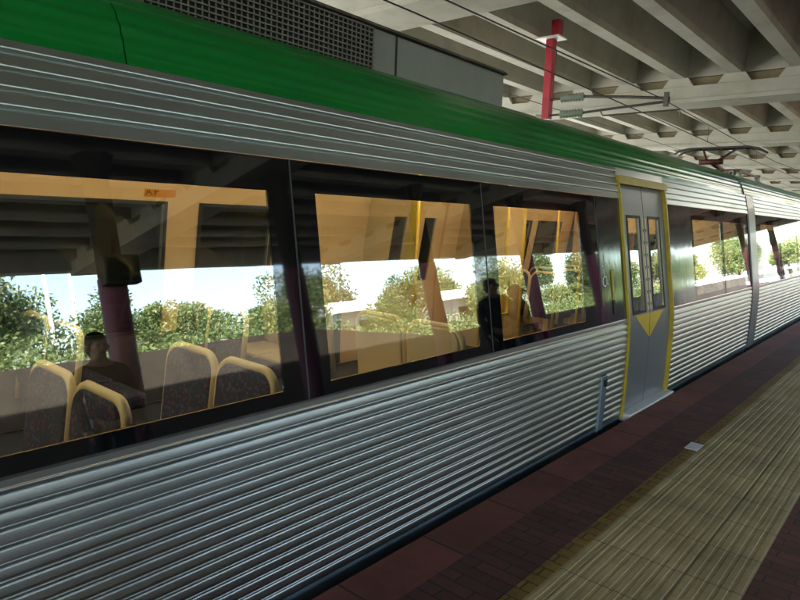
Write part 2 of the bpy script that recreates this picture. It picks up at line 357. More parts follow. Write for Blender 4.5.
# ------------------------------------------------------------------ train shell profile
XC = -3.41
WPTS = [(-.12, -1.955), (.0, -1.942), (.2, -1.935), (.56, -1.935), (.72, -1.940), (.85, -1.950), (1.84, -2.108), (2.10, -2.170)]
def wx(z):
    for (z0, x0), (z1, x1) in zip(WPTS[:-1], WPTS[1:]):
        if z <= z1: return x0+(x1-x0)*(z-z0)/(z1-z0)
    return WPTS[-1][1]
def nearside(y, z, d):  return (wx(z)-d, y, z)
def farside(y, z, d):   return (2*XC-wx(z)+d, y, z)
RP = .054
def rib_lower(z):
    # broad, gently domed ribs parted by narrow grooves, each rib leaning out towards its lower edge
    ph = (z/RP) % 1.0
    if ph < .13: return .0115*(ph/.13)**.6
    if ph < .74: return .0115-.0045*((ph-.13)/.61)**1.5
    if ph < .86: return .007*(1-(ph-.74)/.12)
    return 0.0
def profile_strip(zs, off, y0, y1, side=nearside, thick=.012):
    """closed strip: outline over z extruded from y0 to y1; off(z) = outward relief"""
    sg = 1 if side is nearside else -1
    outer = []; inner = []
    for z in zs:
        p = side(0, z, 0); outer.append((p[0]+sg*off(z), z)); inner.append((p[0]-sg*thick, z))
    mb = MB(); n = len(zs)
    vs = [(x, y, z) for y in (y0, y1) for x, z in outer+inner]; m_ = 2*n
    fs = []
    for k in range(n-1):
        fs.append((k, k+1, m_+k+1, m_+k)); fs.append((n+k, m_+n+k, m_+n+k+1, n+k+1))
        fs.append((k, n+k, n+k+1, k+1)); fs.append((m_+k, m_+k+1, m_+n+k+1, m_+n+k))
    fs.append((0, m_, m_+n, n)); fs.append((n-1, 2*n-1, m_+2*n-1, m_+n-1))
    return mb.add(vs, fs)
UG = (1.842, 1.890, 1.945, 2.004, 2.058, 2.102)
UZ = []
for lo, hi in zip(UG[:-1], UG[1:]):
    UZ += [lo, lo+.0015, lo+.010, lo+.014, lo+(hi-lo)*.5, hi-.007, hi-.004]
def upper_rel(z):
    # broad ribs parted by grooves: a chamfer under each rib, a narrow ledge over it
    for lo, hi in zip(UG[:-1], UG[1:]):
        if lo-1e-6 <= z < hi-1e-6:
            q = z-lo
            if lo < 1.85: return .016-.006*q/(hi-lo) if hi-z > .0055 else .0
            if q < .001: return .0
            if q < .002: return .003
            if hi-z < .0055: return .0
            if q < .011: return .015
            return .016-.007*(q-.014)/(hi-lo)
    return .006
ROOF = [(-2.170, 2.10), (-2.192, 2.165), (-2.220, 2.235), (-2.262, 2.30), (-2.335, 2.355), (-2.45, 2.405), (-2.62, 2.450), (-2.85, 2.495), (-3.12, 2.530), (-3.41, 2.545)]
def roof_mb(y0, y1):
    dense = []
    for (a, b_), (c, d) in zip(ROOF[:-1], ROOF[1:]):
        for k in range(10):
            t_ = k/10; dense.append((a+(c-a)*t_, b_+(d-b_)*t_))
    dense.append(ROOF[-1])
    L = 0; pts = []
    for i, p in enumerate(dense):
        if i: L += math.dist(p, dense[i-1])
        q0, q1 = dense[max(0, i-1)], dense[min(len(dense)-1, i+1)]; dl = math.dist(q0, q1); nx, nz_ = (q1[1]-q0[1])/dl, -(q1[0]-q0[0])/dl
        r = .0048*(0.5-0.5*math.cos(2*math.pi*L/.055)) if .04 < L < 1.2 else 0
        pts.append((p[0]+nx*r, p[1]+nz_*r))
    pts += [(2*XC-x, z) for x, z in pts[-2::-1]]
    n = len(pts); mb = MB()
    vs = [(x, y, z) for y in (y0, y1) for x, z in pts]+[(XC+(x-XC)*.985, y, z-.03) for y in (y0, y1) for x, z in pts]
    fs = []
    for k in range(n-1):
        fs.append((k, k+1, n+k+1, n+k)); fs.append((2*n+k, 3*n+k, 3*n+k+1, 2*n+k+1))
        fs.append((k, 2*n+k, 2*n+k+1, k+1)); fs.append((n+k, n+k+1, 3*n+k+1, 3*n+k))
    fs.append((0, n, 3*n, 2*n)); fs.append((n-1, 3*n-1, 4*n-1, 2*n-1))
    return mb.add(vs, fs)

def rounded(y0, y1, z0, z1, r, n=5):
    pts = []
    for cx, cz, a0 in ((y1-r, z1-r, 0), (y0+r, z1-r, 90), (y0+r, z0+r, 180), (y1-r, z0+r, 270)):
        for k in range(n+1):
            a = math.radians(a0+90*k/n); pts.append((cx+r*math.cos(a), cz+r*math.sin(a)))
    return pts
def patch(poly, d0, d1, side=nearside):
    """flat decal or plate lying on the body side: polygon in (y, z), between depths d0 and d1"""
    n = len(poly); vs = [side(y, z, d0) for y, z in poly]+[side(y, z, d1) for y, z in poly]
    return MB().add(vs, [tuple(range(n)), tuple(range(2*n-1, n-1, -1))]+[(k, n+k, n+(k+1) % n, (k+1) % n) for k in range(n)])
def rect(y0, y1, z0, z1): return [(y0, z0), (y1, z0), (y1, z1), (y0, z1)]

LOW = [RP*(i+p_) for i in range(15) for p_ in (0, .02, .05, .09, .13, .22, .34, .46, .60, .74, .80, .86, .93)]
def body_side(car, y0, y1, doors, mask_runs, steel_runs, windows, joints):
    """near side of one car; doors: list of (y0, y1); runs between the doors"""
    cuts = [y0]
    for a, b_ in doors: cuts += [a, b_]
    cuts.append(y1)
    for a, b_ in zip(cuts[::2], cuts[1::2]):
        profile_strip(LOW, rib_lower, a, b_).build('corrugated_panel', M['steel'], car, 50)
        profile_strip([-.10, -.05, -.002], lambda z: .004, a, b_).build('skirt', M['skirt'], car)
        profile_strip([.811, .816, .835, .842], lambda z: .009 if .812 < z < .84 else .004, a, b_).build('waist_rail', M['steel'], car, 30)
        profile_strip(UZ, upper_rel, a, b_).build('upper_ribbed_panel', M['steel_upper_lit'], car)
        profile_strip([-.55, -.3, -.102], lambda z: -.12, a, b_).build('underframe', M['void'], car)
    for a, b_ in mask_runs:
        hs = [(w0, w1, .897, 1.705) for w0, w1 in windows if w0 >= a-1e-6 and w1 <= b_+1e-6]
        us = sorted({a, b_, *[u for h in hs for u in h[:2]]}); vs = [.842, .897, 1.705, 1.840]
        gridpanel(us, vs, hs, nearside, .012).build('window_band', M['mask'], car)
    for a, b_ in steel_runs:
        gridpanel(rng(a, b_, .12), rng(.842, 1.840, .12), [], lambda u, v, d: (wx(v)-d+.002, u, v), .014).build('plain_panel', M['steel_smooth'], car, 30)
    for w0, w1 in windows:
        patch(rounded(w0+.001, w1-.001, .898, 1.704, .02), .001, .008).build('window_pane', M['glass'], car)
    for y in joints:
        patch(rect(y-.0035, y+.0035, .844, 1.838), -.0025, .002).build('joint', M['joint'], car)

def far_side(car, y0, y1, doors, windows):
    us = sorted({y0, y1, *[u for d in doors for u in d], *[u for w_ in windows for u in w_[:2]]})
    vs = sorted({.02, .5, .87, 1.66, 1.95, 2.09, *[v for w_ in windows for v in w_[2:]]})
    holes = [(a, b_, -.1, 1.95) for a, b_ in doors]+[tuple(w_) for w_ in windows]
    gridpanel(us, vs, holes, lambda u, v, d: (2*XC-wx(v)+.08-d, u, v), .07).build('far_wall', M['lining'], car)
    for (a, b_, c, d) in windows:
        patch(rounded(a+.002, b_-.002, c+.002, d-.002, .04), .03, .038, farside).build('far_window', M['glass_far'], car)
        fr = MB()
        for q in ((a-.004, a+.022, c-.01, d+.01), (b_-.022, b_+.004, c-.01, d+.01), (a+.0221, b_-.0221, c-.01, c+.018), (a+.0221, b_-.0221, d-.018, d+.01)):
            p = patch(rect(*q), .075, .094, farside); fr.add(p.v, p.f)
        fr.build('far_window_seal', M['rubber'], car)
    patch(rect(y0+.05, 4.6 if doors else y1-.05, .03, .605), .082, .09, farside).build('lower_wall_panel', M['lower_lining'], car)
    profile_strip([-.10, .2, .56, .85], lambda z: .01, y0, y1, farside).build('far_lower_panel', M['steel'], car)

def text_mb(body, size, y, z, x, sgn=1):
    cu = bpy.data.curves.new('t', 'FONT'); cu.body = body; cu.size = size; cu.extrude = .0006; cu.resolution_u = 2
    cu.space_character = 1.05
    o = bpy.data.objects.new('t', cu); C.objects.link(o)
    dg = bpy.context.evaluated_depsgraph_get(); me = bpy.data.meshes.new_from_object(o.evaluated_get(dg))
    mb = MB(); mb.add([(x+v.co.z*sgn, y+v.co.x, z+v.co.y) for v in me.vertices], [tuple(p.vertices) for p in me.polygons])
    bpy.data.objects.remove(o); bpy.data.curves.remove(cu)
    return mb

# doors: two leaves in a yellow frame
def door(car, y0, y1):
    ym = (y0+y1)/2; zb, zt = .015, 1.965
    for a, b_, s in ((y0+.035, ym-.006, 0), (ym+.006, y1-.035, 1)):
        wa, wb = (a+.145, b_-.10) if s == 0 else (a+.10, b_-.145)
        us = sorted({a, b_, wa, wb}); vs = sorted(set(rng(zb, .86, .09)+[.86, 1.70]+rng(1.70, zt, .09)))
        leaf = gridpanel(us, vs, [(wa, wb, .86, 1.70)], lambda u, v, d: (wx(v)-.012-d, u, v), .035).build('door_leaf', M['door_grey'], car, 30)
        patch(rounded(wa+.001, wb-.001, .862, 1.698, .03), .022, .028).build('door_window', M['glass'], leaf)
        fr = MB()
        for q in ((wa-.014, wa+.012, .85, 1.71), (wb-.012, wb+.014, .85, 1.71), (wa+.0121, wb-.0121, .85, .874), (wa+.0121, wb-.0121, 1.686, 1.71)):
            p = patch(rect(*q), .0075, .0118); fr.add(p.v, p.f)
        fr.build('window_seal', M['rubber'], leaf)
        # half of the yellow warning triangle, point down on the meeting edge
        tri = [(ym-.36, .838), (ym-.010, .838), (ym-.010, .62)] if s == 0 else [(ym+.010, .838), (ym+.36, .838), (ym+.010, .62)]
        patch(tri, .009, .0119).build('triangle_decal', M['yellow_bright'], leaf)
        # pale strip with small chevrons beside the meeting edge
        st = (ym-.055, ym-.014) if s == 0 else (ym+.014, ym+.055)
        patch(rect(st[0], st[1], .87, 1.69), .0100, .0119).build('chevron_strip', M['beige'], leaf)
        for k in range(7):
            zc = .93+.11*k; c_ = (st[0]+st[1])/2
            p = patch([(c_, zc-.03), (c_+.015, zc), (c_+.008, zc+.004), (c_, zc-.016), (c_-.008, zc+.004), (c_-.015, zc)], .0085, .0099).build('chevron', M['ink'], leaf)
    patch(rect(ym-.0055, ym+.0055, zb, zt), .020, .04).build('door_seal', M['rubber'], car)
    for a, b_ in ((y0+.002, y0+.030), (y1-.030, y1-.002)):
        gridpanel([a, b_], rng(-.02, 1.968, .09), [], lambda u, v, d: (wx(v)+.022-d, u, v), .04).build('door_frame', M['yellow'], car, 30)
    patch(rect(y0-.012, y1+.012, 1.966, 2.035), -.040, .06).build('door_header', M['yellow'], car, bevel=.006)
    MB().box(wx(0)-.35, EX-.008, y0+.03, y1+.01, -.055, .012).build('door_step', M['step_white'], car, bevel=.008)
    MB().box(wx(2.08)-.02, wx(2.08)+.012, y0-.03, y0-.004, 1.86, 2.06).build('end_cap', M['rubber'], car)

# seats
def make_seat(car, x, y, ztop=.93, flip=1, w_=.46, mat_back='fabric'):
    s = MB()
    # back shell: rounded slab, slightly raked
    def slab(x0, x1, z0, z1, r, t0, t1, rake):
        pts = rounded(x0, x1, z0, z1, r, 4); n = len(pts)
        f = lambda u, v, d: (u, y+flip*(d+rake*(v-z0)), v)
        vs = [f(u, v, t0) for u, v in pts]+[f(u, v, t1) for u, v in pts]
        return MB().add(vs, [tuple(range(n)), tuple(range(2*n-1, n-1, -1))]+[(k, n+k, n+(k+1) % n, (k+1) % n) for k in range(n)])
    seat = slab(x-w_/2+.02, x+w_/2-.02, .42, ztop-.02, .09, -.03, .035, .12).build('seat', M[mat_back], car, bevel=.012)
    # tubular frame over the top and down both sides
    pts = []
    x0, x1, z0, z1, r = x-w_/2+.012, x+w_/2-.012, .30, ztop-.008, .10
    pts.append((x0, z0))
    for k in range(7):
        a = math.radians(180-90*k/6); pts.append((x0+r+r*math.cos(a), z1-r+r*math.sin(a)))
    for k in range(7):
        a = math.radians(90-90*k/6); pts.append((x1-r+r*math.cos(a), z1-r+r*math.sin(a)))
    pts.append((x1, z0))
    MB().tube([(u, y+flip*.12*(v-.42), v) for u, v in pts], .021, 8).build('seat_frame', M['seat_frame'], seat, True)
    MB().box(x-w_/2+.02, x+w_/2-.02, y+flip*.04 if flip > 0 else y-.46, y+.46 if flip > 0 else y-.04, .34, .44).build('seat_cushion', M[mat_back], seat, bevel=.03)
    MB().box(x-.04, x+.04, min(y+flip*.1, y+flip*.3), max(y+flip*.1, y+flip*.3), .03, .34).build('seat_leg', M['seat_frame'], seat)
    return seat

def pole(car, pts, r=.016, name='grab_pole', m='pole_yellow'):
    return MB().tube(pts, r, 10).build(name, M[m], car, True)

def lamps(car, y0, y1):
    n = int((y1-y0)/1.6)
    for k in range(n):
        a = y0+(y1-y0)*k/n+.1; b_ = y0+(y1-y0)*(k+1)/n-.1
        for x in (-2.95, -3.87):
            MB().box(x-.07, x+.07, a, b_, 2.06, 2.085).build('ceiling_lamp', M['lamp'], car)

def interior(car, y0, y1):
    MB().box(2*XC-wx(.3)+.03, wx(.3)-.03, y0+.03, y1-.03, -.09, .0).build('saloon_floor', M['train_floor'], car)
    MB().box(2*XC-wx(2.09)+.01, wx(2.09)-.02, y0+.03, y1-.03, 2.088, 2.098).build('saloon_ceiling', M['beige'], car)
    lamps(car, y0+.2, y1-.2)

# ================= car 1
Y0, Y1 = -9.0, 9.68
car = empty('train_car', (0, 0, 0), 'nearer train car with green roof, ribbed steel side and grey double door', 'train car', 'cars of the train')
D = (5.20, 6.36)
body_side(car, Y0, Y1, [D],
          mask_runs=[(Y0, 4.73), (7.13, Y1)], steel_runs=[(4.732, D[0]-.003), (D[1]+.003, 7.128)],
          windows=[(-7.6, -6.35), (-4.9, -3.65), (-2.55, -1.3), (-1.1, .15), (.33, 1.575), (1.83, 3.01), (3.25, 4.42), (7.20, 8.30), (8.42, 9.55)],
          joints=[-3.45, -1.2, .24, 1.70, 3.13, 4.71, 8.36])
door(car, *D)
# strip of body over the door
profile_strip([1.972, 2.06, 2.08, 2.10], lambda z: .006, D[0], D[1], thick=.06).build('lintel', M['steel'], car)
far_side(car, Y0, Y1, [(5.15, 6.25), ],
         [(-7.4, -6.0, .87, 1.63), (-5.4, -4.0, .87, 1.63), (-3.4, -1.9, .87, 1.63), (-1.6, -.1, .87, 1.63), (.3, 2.55, .62, 1.66), (2.84, 3.60, .62, 1.66), (7.75, 8.35, .87, 1.63), (8.55, 9.3, .87, 1.63)])
# far doors, seen through the near windows
for a, b_ in ((5.16, 5.695), (5.705, 6.24)):
    wa, wb = a+.15, b_-.16
    lf = gridpanel([a, wa, wb, b_], [.02, .85, 1.62, 1.93], [(wa, wb, .85, 1.62)], lambda u, v, d: (2*XC-wx(v)+.05-d, u, v), .035).build('far_door_leaf', M['lining'], car)
    patch(rect(wa+.001, wb-.001, .851, 1.619), .02, .028, farside).build('far_door_window', M['glass_far'], lf)
    s0 = (5.575, 5.692) if a < 5.5 else (5.708, 5.76)
    patch(rect(s0[0], s0[1], .55, 1.90), .0502, .053, farside).build('arrow_strip', M['yellow_bright'], lf)
    for k in range(6):
        ar = MB()
        if a > 5.5: break
        zc = .70+.185*k; c_ = (s0[0]+s0[1])/2
        for q in ([(c_-.05, zc+.035), (c_, zc-.025), (c_, zc+.005), (c_-.042, zc+.055)], [(c_, zc-.025), (c_+.05, zc+.035), (c_+.042, zc+.055), (c_, zc+.005)], [(c_-.008, zc+.0052), (c_+.008, zc+.0052), (c_+.008, zc+.12), (c_-.008, zc+.12)]):
            p = patch(q, .0532, .0545, farside); ar.add(p.v, p.f)
        ar.build('arrow_mark', M['ink'], lf)
interior(car, Y0, Y1)
# roof with a seam, air conditioner
roof_mb(Y0, 1.045).build('roof', M['green'], car, 40)
roof_mb(1.051, Y1-.08).build('roof', M['green'], car, 40)
rb = roof_mb(Y1-.078, Y1); rb.build('roof_end_trim', M['rubber'], car, 40)
AX = -2.52
ac = MB().box(2*XC-AX, AX, -1.4, 3.98, 2.33, 2.655).build('air_conditioner', M['ac_grey'], car, bevel=.015)
MB().prism([(2*XC-AX-.02, 2.657), (AX+.02, 2.657), (AX, 2.68), (AX-.2, 2.72), (2*XC-AX+.2, 2.72), (2*XC-AX, 2.68)], 'y', -1.42, 4.0).build('housing_lid', M['ac_lid'], ac)
MB().box(AX-.003, AX+.003, 2.80, 2.815, 2.40, 2.65).build('housing_seam', M['rubber'], ac)
MB().box(AX+.0005, AX+.007, 1.28, 2.60, 2.41, 2.64).build('grille_opening', M['void'], ac)
g = MB()
for k in range(41): g.box(AX+.010, AX+.016, 1.28+1.32*k/40-.003, 1.28+1.32*k/40+.003, 2.405, 2.645)
for k in range(10): g.box(AX+.0165, AX+.0225, 1.275, 2.605, 2.41+.23*k/9-.003, 2.41+.23*k/9+.003)
g.build('grille', M['mesh_wire'], ac)
MB().box(AX+.004, AX+.03, -1.2, 1.2, 2.41, 2.64).build('vent_cover', M['ac_grey'], ac, bevel=.01)
# vertical cover with a latch on the ribbed side near the door
o = gridpanel([4.70, 4.80], rng(-.03, .43, .08), [], lambda u, v, d: (wx(v)+.022-d, u, v), .03).build('side_cover', M['skirt'], car, bevel=.004)
MB().box(wx(.4)+.0221, wx(.4)+.034, 4.735, 4.775, .345, .40).build('latch', M['rubber'], o)
# small door control, sign and writing on the plain panel
MB().add(*[(lambda p: (p.v, p.f))(patch(rect(4.93, 4.955, 1.02, 1.26), -.012, .0)) ][0]).build('door_button_strip', M['yellow'], car)
patch(rect(4.925, 4.96, .90, 1.015), -.010, .0).build('door_button', M['rubber'], car)
# wheelchair mark: head, back, seat and wheel as fine strokes
wc = MB()
def stroke(pts, th=.005):
    for (a, b_), (c, d) in zip(pts[:-1], pts[1:]):
        L = math.hypot(c-a, d-b_) or 1; nx, nz_ = -(d-b_)/L*th, (c-a)/L*th
        p = patch([(a-nx, b_-nz_), (c-nx, d-nz_), (c+nx, d+nz_), (a+nx, b_+nz_)], -.0032, .0); wc.add(p.v, p.f)
yc, zc = 4.80, 1.20
stroke([(yc+.035*math.cos(math.radians(a)), zc-.03+.035*math.sin(math.radians(a))) for a in range(100, 381, 20)])
stroke([(yc-.005, zc+.075), (yc-.002, zc+.01), (yc+.032, zc+.01), (yc+.05, zc-.055), (yc+.064, zc-.05)])
p = patch([(yc-.008+.011*math.cos(k*math.pi/4), zc+.095+.011*math.sin(k*math.pi/4)) for k in range(8)], -.0032, 0); wc.add(p.v, p.f)
wc.build('wheelchair_symbol', M['white'], car)
# sticker on the inside header of the far wall, with its dark characters
patch(rect(2.36, 2.62, 1.70, 1.79), .0803, .083, farside).build('sticker', M['sticker'], car)
text_mb('A.P', .075, 2.37, 1.715, 2*XC-wx(1.74)+.0845).build('sticker_writing', M['ink'], car)

# seats: rows by the near windows and beyond the aisle
for y, fl in ((-3.4, 1), (-2.5, 1), (-1.5, 1), (-.6, 1), (.35, 1), (1.04, 1), (1.72, 1)):
    for x in (-2.42, -2.90): make_seat(car, x, y-.05, .905, fl)
for y in (-2.5, -1.2, 1.45, 2.6):
    for x in (-3.95, -4.42): make_seat(car, x, y, .90, 1)
make_seat(car, -2.42, 3.22, .95, -1, mat_back='beige'); make_seat(car, -2.90, 3.22, .95, -1, mat_back='beige')
make_seat(car, -4.0, 3.55, 1.0, -1, mat_back='beige'); make_seat(car, -4.46, 3.55, 1.0, -1, mat_back='beige')
for y in (7.5, 8.3, 9.1):
    for x in (-3.95, -4.42): make_seat(car, x, y, .96, 1)
    make_seat(car, -2.42, y, .93, 1)
# draught screens beside the vestibule
for y, xa, xb in ((4.85, -4.72, -4.0), (6.55, -4.72, -4.0)):
    MB().box(xa, xb, y-.02, y+.02, .02, .88).build('screen_panel', M['beige'], car)
    MB().box(xa, xb, y-.006, y+.006, .881, 1.85).build('screen_glass', M['screen'], car)
    pole(car, [(xb+.02, y, .0), (xb+.02, y, 2.06)])
MB().box(-4.74, -4.30, 6.75, 7.55, .02, 2.06).build('equipment_cupboard', M['lining'], car, bevel=.02)
patch(rect(6.9, 6.98, 1.15, 1.33), .47, .473, farside).build('notice', M['sticker'], car)
pole(car, [(-3.41, 5.95, .0), (-3.41, 5.95, 2.06)])
pole(car, [(-3.05, 4.62, .0), (-3.05, 4.62, 2.06)]); pole(car, [(-3.05, 6.6, .0), (-3.05, 6.6, 2.06)])
pole(car, [(-3.75, 7.4, .0), (-3.75, 7.4, 2.06)]); pole(car, [(-3.75, 8.3, .0), (-3.75, 8.3, 2.06)])
pole(car, [(-3.05, 4.62, .75), (-3.05, 5.1, .75), (-3.05, 5.1, 1.1), (-3.05, 4.62, 1.1)], name='handrail')
for x in (-2.75, -4.05):
    pole(car, [(x, -8.5, 1.93), (x, 9.2, 1.93)], .014, 'ceiling_handrail')
# car end wall
gridpanel(rng(-1.2, 1.2, .4), [.0, .5, 1.0, 1.5, 2.05], [(-.4, .4, -1, 1.6)], lambda u, v, d: (XC+u, Y1-.04+d, v), .03).build('end_wall', M['lining'], car)

# grey end fairing and rubber gangway between the two cars
for ya, m_ in ((Y1+.001, 'rubber'),):
    gridpanel([ya, ya+.05], rng(-.1, 2.10, .1), [], lambda u, v, d: (wx(v)+.006-d, u, v), .05).build('end_seal', M[m_], car, 30)

# ================= car 2
Y2, Y3 = 10.14, 29.0
car2 = empty('train_car', (0, 0, 0), 'farther train car beyond the joint, carrying the raised pantograph', 'train car', 'cars of the train')
D2 = (15.4, 16.56); D3 = (23.0, 24.16)
gridpanel([Y1+.06, Y2-.002], rng(-.1, 2.10, .1), [], lambda u, v, d: (wx(v)+.012-d, u, v), .06).build('end_fairing', M['door_grey'], car2, 30, bevel=.01)
body_side(car2, Y2, Y3, [D2, D3],
          mask_runs=[(Y2, 14.9), (17.1, 22.5), (24.7, Y3)], steel_runs=[(14.902, D2[0]-.003), (D2[1]+.003, 17.098), (22.502, D3[0]-.003), (D3[1]+.003, 24.698)],
          windows=[(10.48, 11.75), (11.95, 13.3), (13.5, 14.7), (17.3, 18.7), (18.9, 20.4), (20.6, 22.2), (24.9, 26.4), (26.7, 28.5)],
          joints=[11.85, 13.4, 18.8, 20.5, 26.55])
for d_ in (D2, D3):
    door(car2, *d_)
    profile_strip([1.972, 2.06, 2.08, 2.10], lambda z: .006, d_[0], d_[1], thick=.06).build('lintel', M['steel'], car2)
far_side(car2, Y2, Y3, [], [(10.6, 12.0, .87, 1.63), (12.4, 14.0, .87, 1.63), (17.2, 19.0, .87, 1.63), (19.4, 22.0, .87, 1.63), (24.8, 28.0, .87, 1.63)])
interior(car2, Y2, Y3)
roof_mb(Y1+.06, Y3).build('roof', M['green'], car2, 40)
pole(car2, [(-2.6, 10.9, .3), (-2.6, 10.9, 1.75)], .04, 'orange_post', 'orange_pole')
for y in (11.0, 11.9, 12.8, 13.7):
    for x in (-2.42, -3.95): make_seat(car2, x, y, .95, 1)
gridpanel(rng(-1.2, 1.2, .4), [.0, .5, 1.0, 1.5, 2.05], [(-.4, .4, -1, 1.6)], lambda u, v, d: (XC+u, Y2+.01+d, v), .03).build('end_wall', M['lining'], car2)
for y in (Y3-.05,):
    gridpanel(rng(-1.25, 1.25, .5), [-.1, .5, 1.0, 1.5, 2.08], [], lambda u, v, d: (XC+u, y+d, v), .04).build('end_wall', M['steel'], car2)

# pantograph on car 2
pb = MB(); PY = 12.9; zr = 2.50
for dx in (-.42, .42):
    pb.box(XC+dx-.02, XC+dx+.02, PY-.15, PY+1.55, zr+.16, zr+.19)
for dy in (-.1, 1.45):
    pb.box(XC-.46, XC+.46, PY+dy-.02, PY+dy+.02, zr+.1905, zr+.215)
pan = pb.build('pantograph', M['rust'], car2)
for dx in (-.42, .42):
    for dy in (-.05, 1.4):
        MB().tube([(XC+dx, PY+dy, zr-.06), (XC+dx, PY+dy, zr+.02), (XC+dx, PY+dy, zr+.021), (XC+dx, PY+dy, zr+.07), (XC+dx, PY+dy, zr+.071), (XC+dx, PY+dy, zr+.16)], [.05, .05, .08, .05, .08, .04], 12).build('insulator', M['porcelain'], pan, True)
arm = MB()
kn = (XC, PY-.35, zr+.33)
arm.tube([(XC, PY+.45, zr+.24), kn], .045, 8)
for dx in (-.16, .16):
    arm.tube([(XC+dx*.5, PY-.33, zr+.34), (XC+dx*1.8, PY+.15, 3.10)], .022, 8)
arm.tube([(XC-.2, PY-.35, zr+.33), (XC+.2, PY-.35, zr+.33)], .05, 10)
arm.build('lower_and_upper_arm', M['rust'], pan, True)
hd = MB()
for dy in (-.14, .14):
    pts = [(XC-.78, PY+.15+dy, 3.03), (XC-.68, PY+.15+dy, 3.09), (XC-.5, PY+.15+dy, 3.125), (XC+.5, PY+.15+dy, 3.125), (XC+.68, PY+.15+dy, 3.09), (XC+.78, PY+.15+dy, 3.03)]
    hd.tube(pts, .019, 8)
for dx in (-.4, 0, .4): hd.tube([(XC+dx, PY+.01, 3.118), (XC+dx, PY+.29, 3.118)], .014, 8)
hd.build('pantograph_head', M['bracket'], pan, True)
for k in range(5):
    eq = MB().tube([(XC+.15-.12*k, PY+.75+.22*k, zr+.04), (XC+.15-.12*k, PY+.75+.22*k, zr+.26)], .045, 8)
    eq.box(XC+.10-.12*k, XC+.20-.12*k, PY+.70+.22*k, PY+.80+.22*k, zr-.05, zr+.03)
    eq.build('roof_insulator', M['bracket'], pan, 40)

# ------------------------------------------------------------------ overhead line
post = empty('catenary_drop_post', (-5.22, 9.6, 3.31), 'crimson square drop post hanging from a canopy girder', 'drop post')
def pp(mb, name, m, parent=post, **k):
    mb.v = [(x+5.22, y-9.6, z-3.31) for x, y, z in mb.v]; return mb.build(name, m, parent, **k)
pp(MB().box(-5.285, -5.155, 9.535, 9.665, 3.31, 4.575), 'post', M['red'], bevel=.006)
pp(MB().box(-5.42, -5.02, 9.45, 9.75, 4.577, 4.60), 'top_plate', M['white'])
pp(MB().box(-5.20, -5.06, 9.53, 9.67, 4.602, 4.86), 'side_plate', M['red'], bevel=.004)
for z, x1_ in ((3.62, -4.52), (3.37, -4.50)):
    ins = MB(); pts = []; rs = []
    n = 8; xa = -4.98; xb = -4.58
    for k in range(n):
        x = xa+(xb-xa)*k/n; dxs = (xb-xa)/n
        pts += [(x, 9.6, z), (x+dxs*.35, 9.6, z), (x+dxs*.40, 9.6, z), (x+dxs*.95, 9.6, z)]; rs += [.03, .03, .068, .034]
    ins.tube(pts, rs, 16)
    pp(ins, 'insulator', M['porcelain'], smooth=60)
    pp(MB().tube([(-5.155, 9.6, z), (-4.98, 9.6, z)], .018, 8), 'insulator_pin', M['bracket'])
pp(MB().tube([(-4.58, 9.6, 3.62), (-3.9, 9.6, 3.55), (-3.25, 9.6, 3.47)], .022, 8), 'upper_tube', M['bracket'])
pp(MB().tube([(-4.58, 9.6, 3.37), (-3.9, 9.6, 3.405), (-3.25, 9.6, 3.43)], .020, 8), 'lower_tube', M['bracket'])
pp(MB().tube([(-4.3, 9.6, 3.385), (-4.25, 9.6, 3.30), (-3.7, 9.6, 3.30), (-3.1, 9.6, 3.30), (-3.08, 9.6, 3.21)], .012, 8), 'steady_arm', M['bracket'])
pp(MB().box(-3.33, -3.27, 9.57, 9.63, 3.36, 3.56), 'clamp', M['bracket'])
pp(MB().tube([(-5.285, 9.6, 3.36), (-5.40, 9.6, 3.36)], [.03, .045], 10), 'tail_insulator', M['porcelain'])
def wire(pts, r, name, label):
    return tag(MB().tube(pts, r, 6).build(name, M['wire'], None, True), label, 'wire', 'overhead wires')
cw = wire([(XC, -17, 3.24), (XC, 4, 3.24), (XC, 9.6, 3.19), (XC, 13.05, 3.145), (XC, 50, 3.15)], .007, 'contact_wire', 'lowest dark wire touching the pantograph head')
ms = wire([(XC, -17, 3.7), (XC, -6, 3.5), (XC, 2, 3.42), (XC, 9.6, 3.50), (XC, 18, 3.32), (XC, 26, 3.42), (XC, 50, 3.40)], .008, 'carrier_wire', 'thick dark carrier wire running above the contact wire')
for y, za, zb in ((3.6, 3.24, 3.44), (6.4, 3.22, 3.466), (12.2, 3.16, 3.44), (-2, 3.24, 3.46), (16, 3.147, 3.363), (20, 3.147, 3.345)):
    MB().tube([(XC, y, za), (XC, y, zb)], .004, 6).build('dropper', M['wire'], ms, True)
wire([(-5.40, -17, 3.36), (-5.40, 50, 3.36)], .007, 'feeder_wire', 'thin wire passing the foot of the crimson post')
wire([(-5.32, -17, 3.56), (-5.32, 50, 3.56)], .006, 'return_wire', 'thin wire passing behind the crimson post at mid height')

db = empty('display_box', (3.44, 3.55, 2.42), 'dark grey display box fixed to the nearest plum column, mirrored in the leftmost window', 'display box')
MB().box(-.08, .08, -.22, .22, 0, .36).build('housing', M['dark_wall'], db, bevel=.015)
MB().box(-.086, -.081, -.19, .19, .03, .33).build('screen', M['mask'], db)
MB().box(.081, .12, -.05, .05, .1, .3).build('bracket', M['bracket'], db)
